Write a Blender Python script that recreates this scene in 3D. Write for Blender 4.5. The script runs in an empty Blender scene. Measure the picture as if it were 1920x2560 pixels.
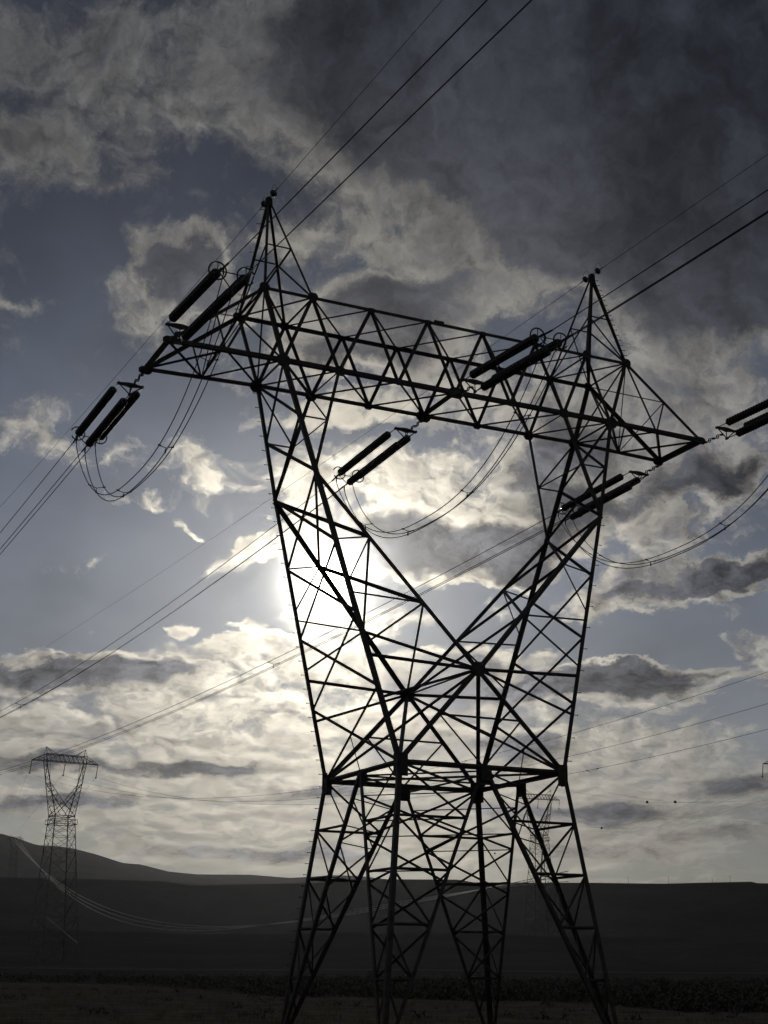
import bpy, math, random
import numpy as np
from mathutils import Vector, Matrix
random.seed(7)
S = bpy.context.scene
COL = S.collection
R = math.radians

# ------------------------------------------------------------------ camera
CAM = Vector((-23.5007, -44.9446, 1.9462))
YAW, PITCH, ROLL, FPX = -0.44138, 0.30522, 0.00621, 3632.3
cam = bpy.data.cameras.new("camera"); camo = bpy.data.objects.new("camera", cam); COL.objects.link(camo)
camo.location = CAM
camo.rotation_mode = 'QUATERNION'
camo.rotation_quaternion = (Matrix.Rotation(YAW, 3, 'Z') @ Matrix.Rotation(math.pi/2 + PITCH, 3, 'X') @ Matrix.Rotation(ROLL, 3, 'Z')).to_quaternion()
cam.sensor_fit = 'VERTICAL'; cam.sensor_height = 24.0; cam.lens = FPX*24.0/2560
cam.clip_start = 0.1; cam.clip_end = 40000
S.camera = camo
S.render.resolution_x = 768; S.render.resolution_y = 1024

# ------------------------------------------------------------------ view + sun
S.view_settings.view_transform = 'Standard'; S.view_settings.look = 'None'
S.view_settings.gamma = 1; S.view_settings.use_curve_mapping = False
EXPO = -2.0
S.view_settings.exposure = EXPO
SUN_EL, SUN_AZ = R(14.78), R(23.03)          # azimuth measured from +Y towards +X
sdir = Vector((math.sin(SUN_AZ)*math.cos(SUN_EL), math.cos(SUN_AZ)*math.cos(SUN_EL), math.sin(SUN_EL)))
sl = bpy.data.lights.new("sun", 'SUN'); sl.energy = 2.0; sl.angle = R(0.5); sl.color = (1, .93, .82)
so = bpy.data.objects.new("sun", sl); COL.objects.link(so)
so.rotation_euler = (-sdir).to_track_quat('-Z', 'Y').to_euler()

# ------------------------------------------------------------------ node helper
class NT:
    def __init__(s, t): s.t = t; s.n = t.nodes; s.l = t.links
    def new(s, k, **kw):
        n = s.n.new(k)
        for a, b in kw.items(): setattr(n, a, b)
        return n
    def put(s, inp, v):
        if isinstance(v, bpy.types.NodeSocket): s.l.new(v, inp)
        else: inp.default_value = v
    def m(s, op, a, b=None, c=None, clamp=False):
        n = s.new('ShaderNodeMath', operation=op, use_clamp=clamp)
        s.put(n.inputs[0], a)
        if b is not None: s.put(n.inputs[1], b)
        if c is not None: s.put(n.inputs[2], c)
        return n.outputs[0]
    def vm(s, op, a, b=None, out=0):
        n = s.new('ShaderNodeVectorMath', operation=op)
        s.put(n.inputs[0], a)
        if b is not None: s.put(n.inputs[1], b)
        return n.outputs[out]
    def comb(s, x, y, z=0.0):
        n = s.new('ShaderNodeCombineXYZ'); s.put(n.inputs[0], x); s.put(n.inputs[1], y); s.put(n.inputs[2], z); return n.outputs[0]
    def noise(s, v, scale, detail=5, rough=.55, dist=0.0, lac=2.0, out='Fac'):
        n = s.new('ShaderNodeTexNoise'); s.put(n.inputs['Vector'], v); s.put(n.inputs['Scale'], scale)
        s.put(n.inputs['Detail'], detail); s.put(n.inputs['Roughness'], rough); s.put(n.inputs['Distortion'], dist); s.put(n.inputs['Lacunarity'], lac)
        return n.outputs[out]
    def ss(s, v, lo, hi, a=0.0, b=1.0):
        n = s.new('ShaderNodeMapRange', interpolation_type='SMOOTHSTEP')
        for i, x in zip(('Value', 'From Min', 'From Max', 'To Min', 'To Max'), (v, lo, hi, a, b)): s.put(n.inputs[i], x)
        return n.outputs[0]
    def mix(s, f, a, b, blend='MIX'):
        n = s.new('ShaderNodeMix', data_type='RGBA', blend_type=blend)
        s.put(n.inputs[0], f); s.put(n.inputs[6], a); s.put(n.inputs[7], b); return n.outputs[2]
    def mulc(s, c, f):     # colour * scalar
        n = s.new('ShaderNodeVectorMath', operation='SCALE'); s.put(n.inputs[0], c); s.put(n.inputs[3], f); return n.outputs[0]

# ------------------------------------------------------------------ world: sky and clouds
# every patch: azimuth, elevation, radius az, radius el (degrees), tilt (degrees), weight
DARK = [
    (9.57, 30.84, 3.76, 1.5, 0, 0.35),
    (12.59, 34.7, 2.13, 2.92, 0, 0.3),
    (8.49, 33.52, 2.62, 1.45, 0, 0.35),
    (35.03, 34.09, 16.04, 8.18, 0, 1.0),
    (23.67, 35.41, 8.31, 4.46, 0, 0.9),
    (31.83, 31.76, 6.78, 5.11, 0, 0.8),
    (35.37, 29.14, 6.56, 3.62, 0, 0.75),
    (41.15, 34.3, 8.87, 7.24, 0, 1.0),
    (40.09, 26.66, 4.83, 2.84, 0, 0.85),
    (38.07, 25.27, 5.44, 2.36, 0, 0.8),
    (41.34, 27.9, 3.4, 2.8, 0, 0.8),
    (17.34, 26.17, 3.56, 1.64, -20, 1.25),
    (24.45, 24.85, 5.69, 2.42, 0, 0.85),
    (26.65, 25.93, 5.12, 1.47, 0, 0.6),
    (22.69, 23.2, 2.66, 1.35, 0, 0.6),
    (27.24, 23.06, 3.55, 1.9, 0, 0.5),
    (26.65, 27.45, 3.34, 1.06, 0, 0.35),
    (30.55, 21.55, 3.79, 1.63, 0, 0.45),
    (36.78, 19.85, 6.44, 2.95, 0, 0.6),
    (34.0, 21.07, 3.44, 3.24, 0, 0.5),
    (39.12, 18.71, 3.55, 1.33, 0, 0.6),
    (26.73, 15.96, 3.7, 1.37, 0, 0.9),
    (30.79, 15.74, 2.25, 1.63, 0, 0.6),
    (31.42, 18.27, 1.71, 1.09, 0, 0.35),
    (33.28, 17.12, 2.53, 1.63, 0, 0.5),
    (31.46, 19.54, 1.72, 1.09, 0, 0.3),
    (37.41, 14.79, 4.88, 1.12, 5, 0.85),
    (39.77, 15.11, 2.4, 1.06, 5, 0.6),
    (36.59, 16.45, 2.2, 1.07, 0, 0.45),
    (12.61, 10.8, 6.33, 0.84, 0, 0.95),
    (15.63, 11.02, 2.43, 0.59, 0, 0.5),
    (28.47, 10.7, 4.69, 1.21, 0, 0.8),
    (34.76, 10.61, 4.04, 1.07, 0, 1.0),
    (32.13, 10.48, 2.73, 0.8, 0, 0.6),
    (17.62, 7.28, 5.61, 0.39, 0, 0.52),
    (21.76, 6.47, 4.15, 0.37, 0, 0.52),
    (21.25, 5.59, 3.75, 0.37, 0, 0.38),
    (11.65, 7.44, 3.96, 0.52, 0, 0.45),
    (12.1, 6.0, 4.66, 0.54, 0, 0.45),
    (14.68, 6.16, 4.39, 0.41, 0, 0.38),
    (18.82, 4.17, 7.39, 0.46, 0, 0.45),
    (22.01, 3.78, 3.72, 0.52, 0, 0.3),
    (14.51, 8.86, 2.59, 0.24, 0, 0.3),
    (13.82, 8.57, 2.21, 0.21, 0, 0.26),
    (18.46, 8.44, 2.26, 0.19, 0, 0.3),
    (21.5, 9.48, 2.3, 0.19, 0, 0.22),
    (39.19, 6.83, 3.22, 0.67, 0, 0.41),
    (35.5, 5.69, 4.02, 0.54, 0, 0.41),
    (38.21, 4.8, 4.28, 0.51, 0, 0.38),
    (28.27, 8.19, 5.34, 0.56, 0, 0.41),
    (33.59, 5.97, 2.96, 0.42, 0, 0.34),
    (33.69, 4.16, 5.13, 0.51, 0, 0.34),
    (30.74, 5.72, 3.74, 0.47, 0, 0.3),
    (27.53, 6.08, 3.77, 0.47, 0, 0.3),
    (29.79, 32.69, 4.99, 3.05, 0, 0.3)]
LIT = [
    (20.75, 16.33, 3.4, 0.93, 15, 1.2),
    (20.17, 16.59, 2.55, 0.55, 10, 0.8),
    (22.65, 15.92, 2.56, 1.37, 0, 0.9),
    (11.71, 20.09, 4.97, 1.33, 0, 0.25),
    (14.2, 19.2, 4.47, 1.07, 0, 0.3),
    (11.58, 32.6, 6.85, 4.21, 0, 0.42),
    (14.31, 33.88, 5.2, 3.21, 0, 0.4),
    (10.29, 29.57, 4.62, 1.89, 0, 0.75),
    (18.3, 32.85, 4.03, 2.02, 0, 0.5),
    (20.85, 31.28, 4.02, 1.54, 0, 0.5),
    (17.12, 35.11, 4.07, 1.48, 0, 0.25),
    (8.55, 34.67, 2.94, 1.43, 0, 0.3),
    (23.76, 30.5, 4.33, 1.56, 0, 0.6),
    (25.41, 31.55, 3.12, 1.55, 0, 0.4),
    (22.58, 28.37, 3.97, 1.58, 0, 0.6),
    (19.35, 27.9, 2.41, 0.79, 0, 0.5),
    (14.75, 25.14, 1.6, 1.98, 0, 0.75),
    (16.23, 26.49, 2.36, 0.79, 0, 0.6),
    (20.53, 28.66, 2.74, 1.05, 0, 0.4),
    (25.83, 28.24, 3.66, 1.06, 0, 0.7),
    (30.07, 26.77, 3.61, 1.46, 0, 0.8),
    (26.45, 26.65, 3.02, 0.8, 0, 0.5),
    (28.92, 30.48, 2.78, 1.04, 0, 0.5),
    (33.68, 27.15, 4.76, 3.16, 0, 0.7),
    (38.34, 23.66, 5.38, 2.11, 0, 0.7),
    (41.01, 30.66, 3.47, 1.25, 0, 0.5),
    (36.69, 28.0, 3.53, 1.56, 0, 0.5),
    (40.02, 25.79, 1.13, 0.73, 0, 0.6),
    (39.33, 21.63, 3.88, 1.32, 0, 0.6),
    (37.31, 22.31, 2.83, 1.06, 0, 0.4),
    (9.62, 24.65, 2.09, 0.57, 0, 0.7),
    (9.87, 20.1, 2.45, 1.58, 0, 0.35),
    (11.56, 24.07, 3.39, 0.37, 0, 0.3),
    (23.91, 21.23, 4.98, 0.76, 0, 1.1),
    (18.95, 18.73, 4.29, 1.36, 0, 0.55),
    (15.05, 17.54, 1.95, 0.48, 0, 0.8),
    (20.17, 16.68, 3.12, 0.6, 0, 1.0),
    (21.7, 16.09, 2.55, 0.82, 0, 1.1),
    (16.95, 16.98, 0.84, 0.22, 0, 0.9),
    (26.06, 17.78, 5.46, 2.74, 0, 1.1),
    (28.56, 18.5, 4.32, 2.19, 0, 1.1),
    (29.68, 16.66, 3.98, 2.73, 0, 1.0),
    (29.27, 14.85, 3.38, 0.82, 0, 1.1),
    (31.59, 17.35, 3.4, 2.72, 0, 0.7),
    (24.35, 16.68, 4.29, 3.01, 0, 1.0),
    (26.26, 15.05, 3.4, 0.82, 0, 1.0),
    (35.55, 13.98, 4.91, 0.59, 0, 1.0),
    (39.52, 14.07, 3.71, 0.42, 0, 0.9),
    (37.42, 18.02, 4.14, 1.34, 0, 0.5),
    (34.72, 15.81, 2.49, 1.35, 0, 0.6),
    (38.98, 16.67, 3.79, 1.06, 0, 0.4),
    (34.8, 17.61, 2.24, 1.08, 0, 0.5),
    (17.54, 12.66, 0.66, 0.46, 0, 1.4),
    (19.57, 12.58, 0.83, 0.38, 0, 1.1),
    (20.42, 12.15, 1.66, 0.43, 0, 0.9),
    (13.46, 11.37, 6.93, 0.48, 0, 1.0),
    (18.88, 11.39, 6.04, 0.81, 0, 1.0),
    (22.19, 11.56, 4.44, 1.08, 0, 0.9),
    (24.02, 13.03, 4.48, 1.36, 0, 0.7),
    (32.35, 11.64, 1.64, 0.59, 0, 1.1),
    (34.16, 11.37, 1.9, 0.37, 0, 1.0),
    (37.2, 11.25, 3.99, 0.42, 0, 1.0),
    (39.73, 12.11, 1.83, 0.68, 0, 1.2),
    (39.49, 11.16, 2.35, 0.68, 0, 0.9),
    (28.85, 11.68, 3.33, 0.54, 0, 0.9),
    (33.15, 13.51, 1.38, 0.32, 0, 0.7),
    (30.18, 13.57, 1.12, 0.54, 0, 0.6),
    (16.27, 9.27, 8.85, 1.59, 0, 0.65),
    (20.44, 8.48, 3.53, 1.33, 0, 0.7),
    (22.97, 9.24, 6.03, 2.95, 0, 0.7),
    (19.34, 9.08, 1.09, 0.53, 0, 0.8),
    (19.43, 6.7, 18.77, 5.79, 0, 0.75),
    (33.78, 6.4, 13.23, 5.22, 0, 0.45),
    (14.09, 7.27, 6.8, 1.04, 0, 0.4),
    (34.75, 8.31, 7.18, 0.95, 0, 0.55),
    (36.98, 7.22, 5.21, 0.68, 0, 0.5),
    (34.15, 6.74, 5.82, 0.68, 0, 0.45),
    (32.85, 5.19, 9.51, 1.56, 0, 0.35),
    (26.63, 5.2, 6.98, 1.57, 0, 0.45),
    (36.18, 8.63, 5.28, 0.37, 0, 0.4),
    (28.93, 31.34, 2.79, 2.32, 0, 0.35),
    (32.49, 32.91, 2.79, 3.03, 0, 0.35),
    (28.78, 35.06, 2.54, 1.49, 0, 0.3),
    (35.65, 30.67, 2.41, 1.53, 0, 0.3)]
def build_world():
    w = bpy.data.worlds.new("World"); S.world = w; w.use_nodes = True
    t = NT(w.node_tree)
    for n in list(t.n): t.n.remove(n)
    out = t.new('ShaderNodeOutputWorld')
    sky = t.new('ShaderNodeTexSky', sky_type='NISHITA'); sky.sun_disc = False
    sky.sun_elevation = SUN_EL; sky.sun_rotation = SUN_AZ
    sky.air_density = 1.0; sky.dust_density = 0.6; sky.ozone_density = 2.0
    tc = t.new('ShaderNodeTexCoord').outputs['Generated']
    d = t.vm('NORMALIZE', tc)
    sep = t.new('ShaderNodeSeparateXYZ'); t.l.new(d, sep.inputs[0]); X, Y, Z = sep.outputs
    az = t.m('MULTIPLY', t.m('ARCTAN2', X, Y), 57.2958)
    el = t.m('MULTIPLY', t.m('ARCSINE', Z), 57.2958)
    # cloud layers look squashed towards the horizon
    elp = t.m('ADD', el, t.m('MULTIPLY', t.m('SUBTRACT', 1.0, t.m('EXPONENT', t.m('DIVIDE', t.m('MAXIMUM', el, 0.0), -7.0))), 24.0))
    P = t.comb(az, elp, 0.0)
    warp = t.vm('SUBTRACT', t.noise(P, .22, 6, .62, out='Color'), (.5, .5, .5))
    wn = t.new('ShaderNodeVectorMath', operation='SCALE'); t.l.new(warp, wn.inputs[0]); wn.inputs[3].default_value = 5.2
    # squash factor so that the warp is also flattened low down
    sq = t.m('DIVIDE', 1.0, t.m('ADD', 1.0, t.m('MULTIPLY', t.m('EXPONENT', t.m('DIVIDE', t.m('MAXIMUM', el, 0.0), -7.0)), 3.4)))
    ws = t.new('ShaderNodeSeparateXYZ'); t.l.new(wn.outputs[0], ws.inputs[0])
    Q = t.comb(t.m('ADD', az, ws.outputs[0]), t.m('ADD', el, t.m('MULTIPLY', ws.outputs[1], sq)), 0.0)
    def field(L, base):
        acc = base
        for (a, e, ra, re, rot, wt) in L:
            mp = t.new('ShaderNodeMapping', vector_type='TEXTURE')
            t.l.new(Q, mp.inputs[0])
            mp.inputs['Location'].default_value = (a, e, 0); mp.inputs['Rotation'].default_value = (0, 0, R(rot)); mp.inputs['Scale'].default_value = (ra, re, 1)
            g = t.new('ShaderNodeTexGradient', gradient_type='SPHERICAL'); t.l.new(mp.outputs[0], g.inputs[0])
            g2 = t.m('SMOOTH_MIN', g.outputs['Fac'], .62, .35)
            acc = t.m('MULTIPLY_ADD', g2, wt*1.6, acc)
        return acc
    D = field(DARK, 0.0); B = t.m('SMOOTH_MIN', field(LIT, 0.0), .95, .3)
    # angle to the sun
    cosang = t.vm('DOT_PRODUCT', d, tuple(sdir), out=1)
    ang = t.m('MULTIPLY', t.m('ARCCOSINE', t.m('MINIMUM', cosang, .9999999)), 57.2958)
    # unit step towards the sun in the az/el plane, used for the relief lighting of the cloud puffs
    toS = t.vm('SUBTRACT', (math.degrees(SUN_AZ), math.degrees(SUN_EL)+21.0, 0.0), P)
    stp = t.vm('NORMALIZE', toS); P2 = t.vm('ADD', P, t.mulc(stp, .55))
    def cloud(V):
        a = t.noise(V, .30, 10, .60, .15); b = t.noise(t.vm('ADD', V, (31.0, 7.0, 3.0)), .95, 9, .62, .25)
        return t.m('ADD', t.m('MULTIPLY', t.m('SUBTRACT', a, .5), 1.9), t.m('MULTIPLY', t.m('SUBTRACT', b, .5), 1.15))
    wv = t.mulc(warp, 4.0); n = cloud(t.vm('ADD', P, wv)); nn = cloud(t.vm('ADD', P2, wv))
    hi_soft = t.ss(el, 18.0, 30.0, 1.0, .72)
    relief = t.m('SUBTRACT', n, nn)                      # >0 on the sunward side of a puff
    big = t.noise(t.vm('ADD', P, (5.0, 77.0, 1.0)), .16, 3, .5)
    dens = t.m('ADD', -.42, t.m('ADD', t.m('MULTIPLY', B, .72), t.m('MULTIPLY', D, 1.15)))
    dens = t.m('ADD', dens, t.m('MULTIPLY', n, hi_soft))
    dens = t.m('ADD', dens, t.ss(ang, 38.0, 70.0, 0.0, 1.1))  # added unseen overcast away from the sun, dims the light on the steel
    crisp = t.m('MULTIPLY', t.ss(el, 6.0, 11.0), t.ss(el, 17.0, 25.0, 1.0, 0.0))
    alpha = t.ss(dens, t.m('MULTIPLY_ADD', crisp, .20, -.40), t.m('MULTIPLY_ADD', crisp, -.12, .56))
    thick = t.ss(t.m('ADD', dens, t.m('MULTIPLY', D, .25)), .14, t.m('MULTIPLY_ADD', crisp, -.15, 1.08))
    def gl(w_, p=1.0):
        x = t.m('DIVIDE', ang, w_)
        if p != 1: x = t.m('POWER', x, p)
        return t.m('EXPONENT', t.m('MULTIPLY', x, -1.0))
    g_far, g_wide, g_mid, g_core, disc = gl(13.0), gl(6.5), gl(2.6), gl(1.2, 1.8), gl(.72, 4.0)
    low = t.m('EXPONENT', t.m('DIVIDE', t.m('MAXIMUM', el, 0.0), -7.0))
    K = 2**(-EXPO)
    # clear air between the clouds: the Nishita sky, attenuated, under a veil of thin high cloud
    base = t.vm('MULTIPLY', sky.outputs[0], (.010, .0125, .016))
    base = t.vm('ADD', base, (.076*K, .090*K, .128*K))
    base = t.vm('ADD', base, t.mulc((.13*K, .11*K, .035*K), low))
    base = t.vm('ADD', base, t.mulc((.22*K, .18*K, .10*K), t.m('MULTIPLY', low, g_far)))
    base = t.vm('ADD', base, t.mulc((.17*K, .175*K, .185*K), g_wide))
    base = t.mulc(base, t.ss(el, 0.0, 10.0, .86, 1.0))
    base = t.mulc(base, t.m('MULTIPLY', t.ss(el, 14.0, 32.0, 1.0, .36), t.m('ADD', .55, t.m('MULTIPLY', big, .9))))
    bigc = t.ss(t.noise(t.vm('ADD', t.vm('ADD', P, wv), (15.0, 27.0, 4.0)), .13, 7, .6), .34, .66, .62, 1.55)
    # sunlit thin cloud and rims
    lit = t.vm('ADD', (.112*K, .117*K, .128*K), t.mulc((1.45*K, 1.29*K, .98*K), g_wide))
    lit = t.vm('ADD', lit, t.mulc((.30*K, .235*K, .105*K), t.m('MULTIPLY', low, g_far)))
    lit = t.vm('ADD', lit, t.mulc((.17*K, .157*K, .130*K), t.m('MULTIPLY', g_far, t.ss(el, 18.0, 30.0, 1.0, .35))))
    lit = t.vm('ADD', lit, t.mulc((.035*K, .032*K, .024*K), low))
    rl = t.m('ADD', 1.0, t.m('MULTIPLY', relief, t.m('MULTIPLY_ADD', crisp, .7, 1.1)))
    rl = t.m('MINIMUM', t.m('MAXIMUM', rl, .35), 1.8)
    lit = t.mulc(lit, t.m('MULTIPLY', rl, t.ss(el, 17.0, 30.0, 1.05, .70)))
    lit = t.mulc(lit, t.ss(el, 0.0, 11.0, .70, 1.0))
    # thick cloud, dark from below
    dk = t.vm('ADD', (.0100*K, .0125*K, .0200*K), t.mulc((.27*K, .265*K, .27*K), g_wide))
    dk = t.vm('ADD', dk, t.mulc((.10*K, .098*K, .098*K), low))
    dk = t.vm('ADD', dk, t.mulc((.04*K, .04*K, .045*K), g_far))
    dk = t.mulc(dk, bigc)
    dk = t.mulc(dk, t.m('MAXIMUM', .45, t.m('ADD', 1.0, t.m('MULTIPLY', relief, t.ss(el, 16.0, 27.0, 1.6, .55)))))
    c = t.mix(thick, lit, dk)
    c = t.mix(alpha, base, c)
    # the sun itself, burning through
    c = t.vm('ADD', c, t.mulc((.35*K, .33*K, .27*K), g_mid))
    c = t.vm('ADD', c, t.mulc((5*K, 4.8*K, 4.2*K), g_core))
    c = t.vm('ADD', c, t.mulc((9*K, 8.7*K, 8*K), disc))
    bg = t.new('ShaderNodeBackground'); t.put(bg.inputs[0], c); bg.inputs[1].default_value = 1.0
    t.l.new(bg.outputs[0], out.inputs[0])
    w.cycles.sampling_method = 'MANUAL'; w.cycles.sample_map_resolution = 1024
build_world()

# ------------------------------------------------------------------ materials
def mat(name, col, rough=.6, metal=0.0, noise=None, spec=.5, bump=0):
    m = bpy.data.materials.new(name); m.use_nodes = True; t = NT(m.node_tree); b = t.n['Principled BSDF']
    b.inputs['Roughness'].default_value = rough; b.inputs['Metallic'].default_value = metal
    b.inputs['Specular IOR Level'].default_value = spec
    b.inputs['Base Color'].default_value = (*col, 1)
    if noise:
        sc, c2 = noise
        o = t.new('ShaderNodeTexCoord').outputs['Object']
        f = t.ss(t.noise(o, sc, 6, .6), .35, .65)
        t.l.new(t.mix(f, (*col, 1), (*c2, 1)), b.inputs['Base Color'])
        if bump:
            bn = t.new('ShaderNodeBump'); bn.inputs['Strength'].default_value = bump
            t.l.new(t.noise(o, sc*3, 6, .6), bn.inputs['Height']); t.l.new(bn.outputs[0], b.inputs['Normal'])
    return m
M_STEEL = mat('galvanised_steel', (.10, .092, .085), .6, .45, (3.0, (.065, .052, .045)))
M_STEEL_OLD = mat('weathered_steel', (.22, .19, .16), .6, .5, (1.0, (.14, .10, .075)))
M_PLATE = mat('gusset_steel', (.085, .08, .075), .6, .45, (6.0, (.06, .05, .045)))
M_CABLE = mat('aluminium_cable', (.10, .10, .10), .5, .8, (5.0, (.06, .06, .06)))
M_CABLE_GLINT = mat('glint_aluminium_cable', (.80, .78, .72), .28, .9, (2.0, (.55, .53, .5)))  # valley wires: sun glint put into the colour as a paler aluminium
M_GLASS = mat('brown_glazed_porcelain', (.035, .022, .018), .16, 0.0, (9.0, (.02, .014, .012)), .8)
M_FIT = mat('forged_fitting', (.09, .085, .08), .45, .6, (8.0, (.06, .055, .05)))
M_BALL = mat('faded_marker_ball', (.25, .07, .03), .5, 0, (2.0, (.30, .12, .05)))

# ------------------------------------------------------------------ mesh helpers
class MB:
    def __init__(s): s.v = []; s.f = []
    def poly(s, pts, faces):
        o = len(s.v); s.v += [tuple(p) for p in pts]; s.f += [tuple(i+o for i in f) for f in faces]
    def angle(s, p, q, w, out=(0, 0, 1), t=None, flip=1):
        """rolled steel angle from p to q, its heel turned to out"""
        p = Vector(p); q = Vector(q); d = (q-p)
        if d.length < 1e-4: return
        w *= .86
        d.normalize(); o = Vector(out); o = o - d*o.dot(d)
        if o.length < 1e-3: o = d.orthogonal()
        o.normalize(); sd = d.cross(o)
        t = t or max(.008, w*.11)
        a = (-o + sd*flip).normalized(); b = (-o - sd*flip).normalized()
        h = o*w*.35
        prof = [h, h+a*w, h+a*w+b*t, h+a*t+b*t, h+b*w+a*t, h+b*w]
        n = 6
        s.poly([p+x for x in prof]+[q+x for x in prof],
               [(i, (i+1) % n, n+(i+1) % n, n+i) for i in range(n)]+[(0, 5, 4, 3), (0, 3, 2, 1), (6, 7, 8, 9), (6, 9, 10, 11)])
    def tube(s, pts, r, n=6, cap=True):
        pts = [Vector(p) for p in pts]; o = len(s.v); k = len(pts); up = None
        for i, p in enumerate(pts):
            d = (pts[min(i+1, k-1)]-pts[max(i-1, 0)]).normalized()
            if up is None: up = d.orthogonal().normalized()
            up = (up-d*up.dot(d)).normalized(); sd = d.cross(up)
            rr = r[i] if isinstance(r, (list, tuple)) else r
            for j in range(n):
                a = 2*math.pi*j/n; s.v.append(tuple(p+(up*math.cos(a)+sd*math.sin(a))*rr))
        for i in range(k-1):
            for j in range(n):
                s.f.append((o+i*n+j, o+i*n+(j+1) % n, o+(i+1)*n+(j+1) % n, o+(i+1)*n+j))
        if cap: s.f.append(tuple(o+j for j in range(n-1, -1, -1))); s.f.append(tuple(o+(k-1)*n+j for j in range(n)))
    def torus(s, c, ax, R_, r, a0=0, a1=360, n=28, m=6):
        ax = Vector(ax).normalized(); u = ax.orthogonal().normalized() if abs(ax.z) > .99 else Vector((0, 0, 1)).cross(ax).normalized()
        v = ax.cross(u); c = Vector(c)
        s.tube([c+(u*math.cos(R(a0+(a1-a0)*i/n))+v*math.sin(R(a0+(a1-a0)*i/n)))*R_ for i in range(n+1)], r, m, cap=a1-a0 < 360)
    def plate(s, c, u, v, pts, t):
        """flat polygon plate in the u,v plane with thickness t"""
        c = Vector(c); u = Vector(u).normalized(); v = Vector(v); v = (v-u*v.dot(u)).normalized(); n = u.cross(v)
        k = len(pts); P = [c+u*a+v*b for a, b in pts]
        s.poly([p-n*t/2 for p in P]+[p+n*t/2 for p in P], [tuple(range(k-1, -1, -1)), tuple(range(k, 2*k))]+[(i, (i+1) % k, k+(i+1) % k, k+i) for i in range(k)])
    def lathe(s, c, ax, prof, n=18):
        ax = Vector(ax).normalized(); u = ax.orthogonal().normalized(); v = ax.cross(u); c = Vector(c); o = len(s.v); k = len(prof)
        for (r, h) in prof:
            for j in range(n):
                a = 2*math.pi*j/n; s.v.append(tuple(c+ax*h+(u*math.cos(a)+v*math.sin(a))*r))
        for i in range(k-1):
            for j in range(n): s.f.append((o+i*n+j, o+i*n+(j+1) % n, o+(i+1)*n+(j+1) % n, o+(i+1)*n+j))
    def build(s, name, m, parent=None, smooth=False, loc=None):
        me = bpy.data.meshes.new(name); me.from_pydata(s.v, [], s.f); me.materials.append(m); me.update()
        if smooth: me.polygons.foreach_set('use_smooth', [True]*len(me.polygons))
        o = bpy.data.objects.new(name, me); COL.objects.link(o)
        if parent: o.parent = parent
        if loc is not None: o.location = loc
        return o
def tag(o, label=None, cat=None, group=None, kind=None):
    for k, v in (('label', label), ('category', cat), ('group', group), ('kind', kind)):
        if v: o[k] = v
    return o
def empty(name, loc=(0, 0, 0), rz=0.0):
    o = bpy.data.objects.new(name, None); COL.objects.link(o); o.location = loc; o.rotation_euler = (0, 0, rz); o.empty_display_size = .5; return o
def copy_tree(o, parent=None):
    c = o.copy(); COL.objects.link(c); c.parent = parent
    for ch in list(o.children): copy_tree(ch, c)
    return c

# ------------------------------------------------------------------ terrain
HILL = [(5.18, 0.08613), (10.843, 0.08382), (11.557, 0.08057), (12.217, 0.07676), (12.923, 0.07654), (13.563, 0.07524), (14.437, 0.0717), (15.468, 0.06637), (16.113, 0.06579), (17.147, 0.06144), (18.236, 0.0599), (20.283, 0.06009), (21.749, 0.05828), (22.619, 0.0592), (23.383, 0.06035), (24.456, 0.05997), (25.07, 0.05874), (26.143, 0.05677), (27.519, 0.05584), (30.567, 0.05545), (46.411, 0.05191)]
MESA = [(5.369, 0.05661), (10.977, 0.0557), (14.496, 0.05558), (17.016, 0.05497), (18.105, 0.0524), (19.416, 0.05345), (21.405, 0.05434), (22.868, 0.05535), (24.152, 0.05708), (25.545, 0.05775), (28.254, 0.0577), (28.802, 0.05592), (29.991, 0.05596), (33.257, 0.05569), (35.969, 0.05504), (37.736, 0.05564), (39.19, 0.05597), (39.388, 0.05494), (46.415, 0.05263)]
EDGE = [(11.1, 232.1), (17.4, 159.8), (25.7, 142.2), (25.3, 103.0), (19.3, 63.7), (20.4, 51.4), (23.8, 48.3), (28.8, 42.4), (28.3, 33.5), (25.5, 24.7), (24.9, 19.2), (26.1, 15.4), (26.7, 8.3)]
def interp(L, a): return float(np.interp(a, [p[0] for p in L], [p[1] for p in L]))
def vnoise(x, y, seed=0):
    xi, yi = math.floor(x), math.floor(y); fx, fy = x-xi, y-yi; fx = fx*fx*(3-2*fx); fy = fy*fy*(3-2*fy)
    def h(a, b):
        n = (a*374761393 + b*668265263 + seed*1442695) & 0xffffffff; n = ((n ^ (n >> 13))*1274126177) & 0xffffffff
        return ((n ^ (n >> 16)) & 0xffff)/65535.0
    return (h(xi, yi)*(1-fx)+h(xi+1, yi)*fx)*(1-fy)+(h(xi, yi+1)*(1-fx)+h(xi+1, yi+1)*fx)*fy
def fbm(x, y, o=4, seed=0):
    s = 0; a = .5
    for i in range(o): s += a*(vnoise(x, y, seed+i)-.5); x *= 2.03; y *= 2.03; a *= .5
    return s
RIDGE = 1900.0
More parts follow.
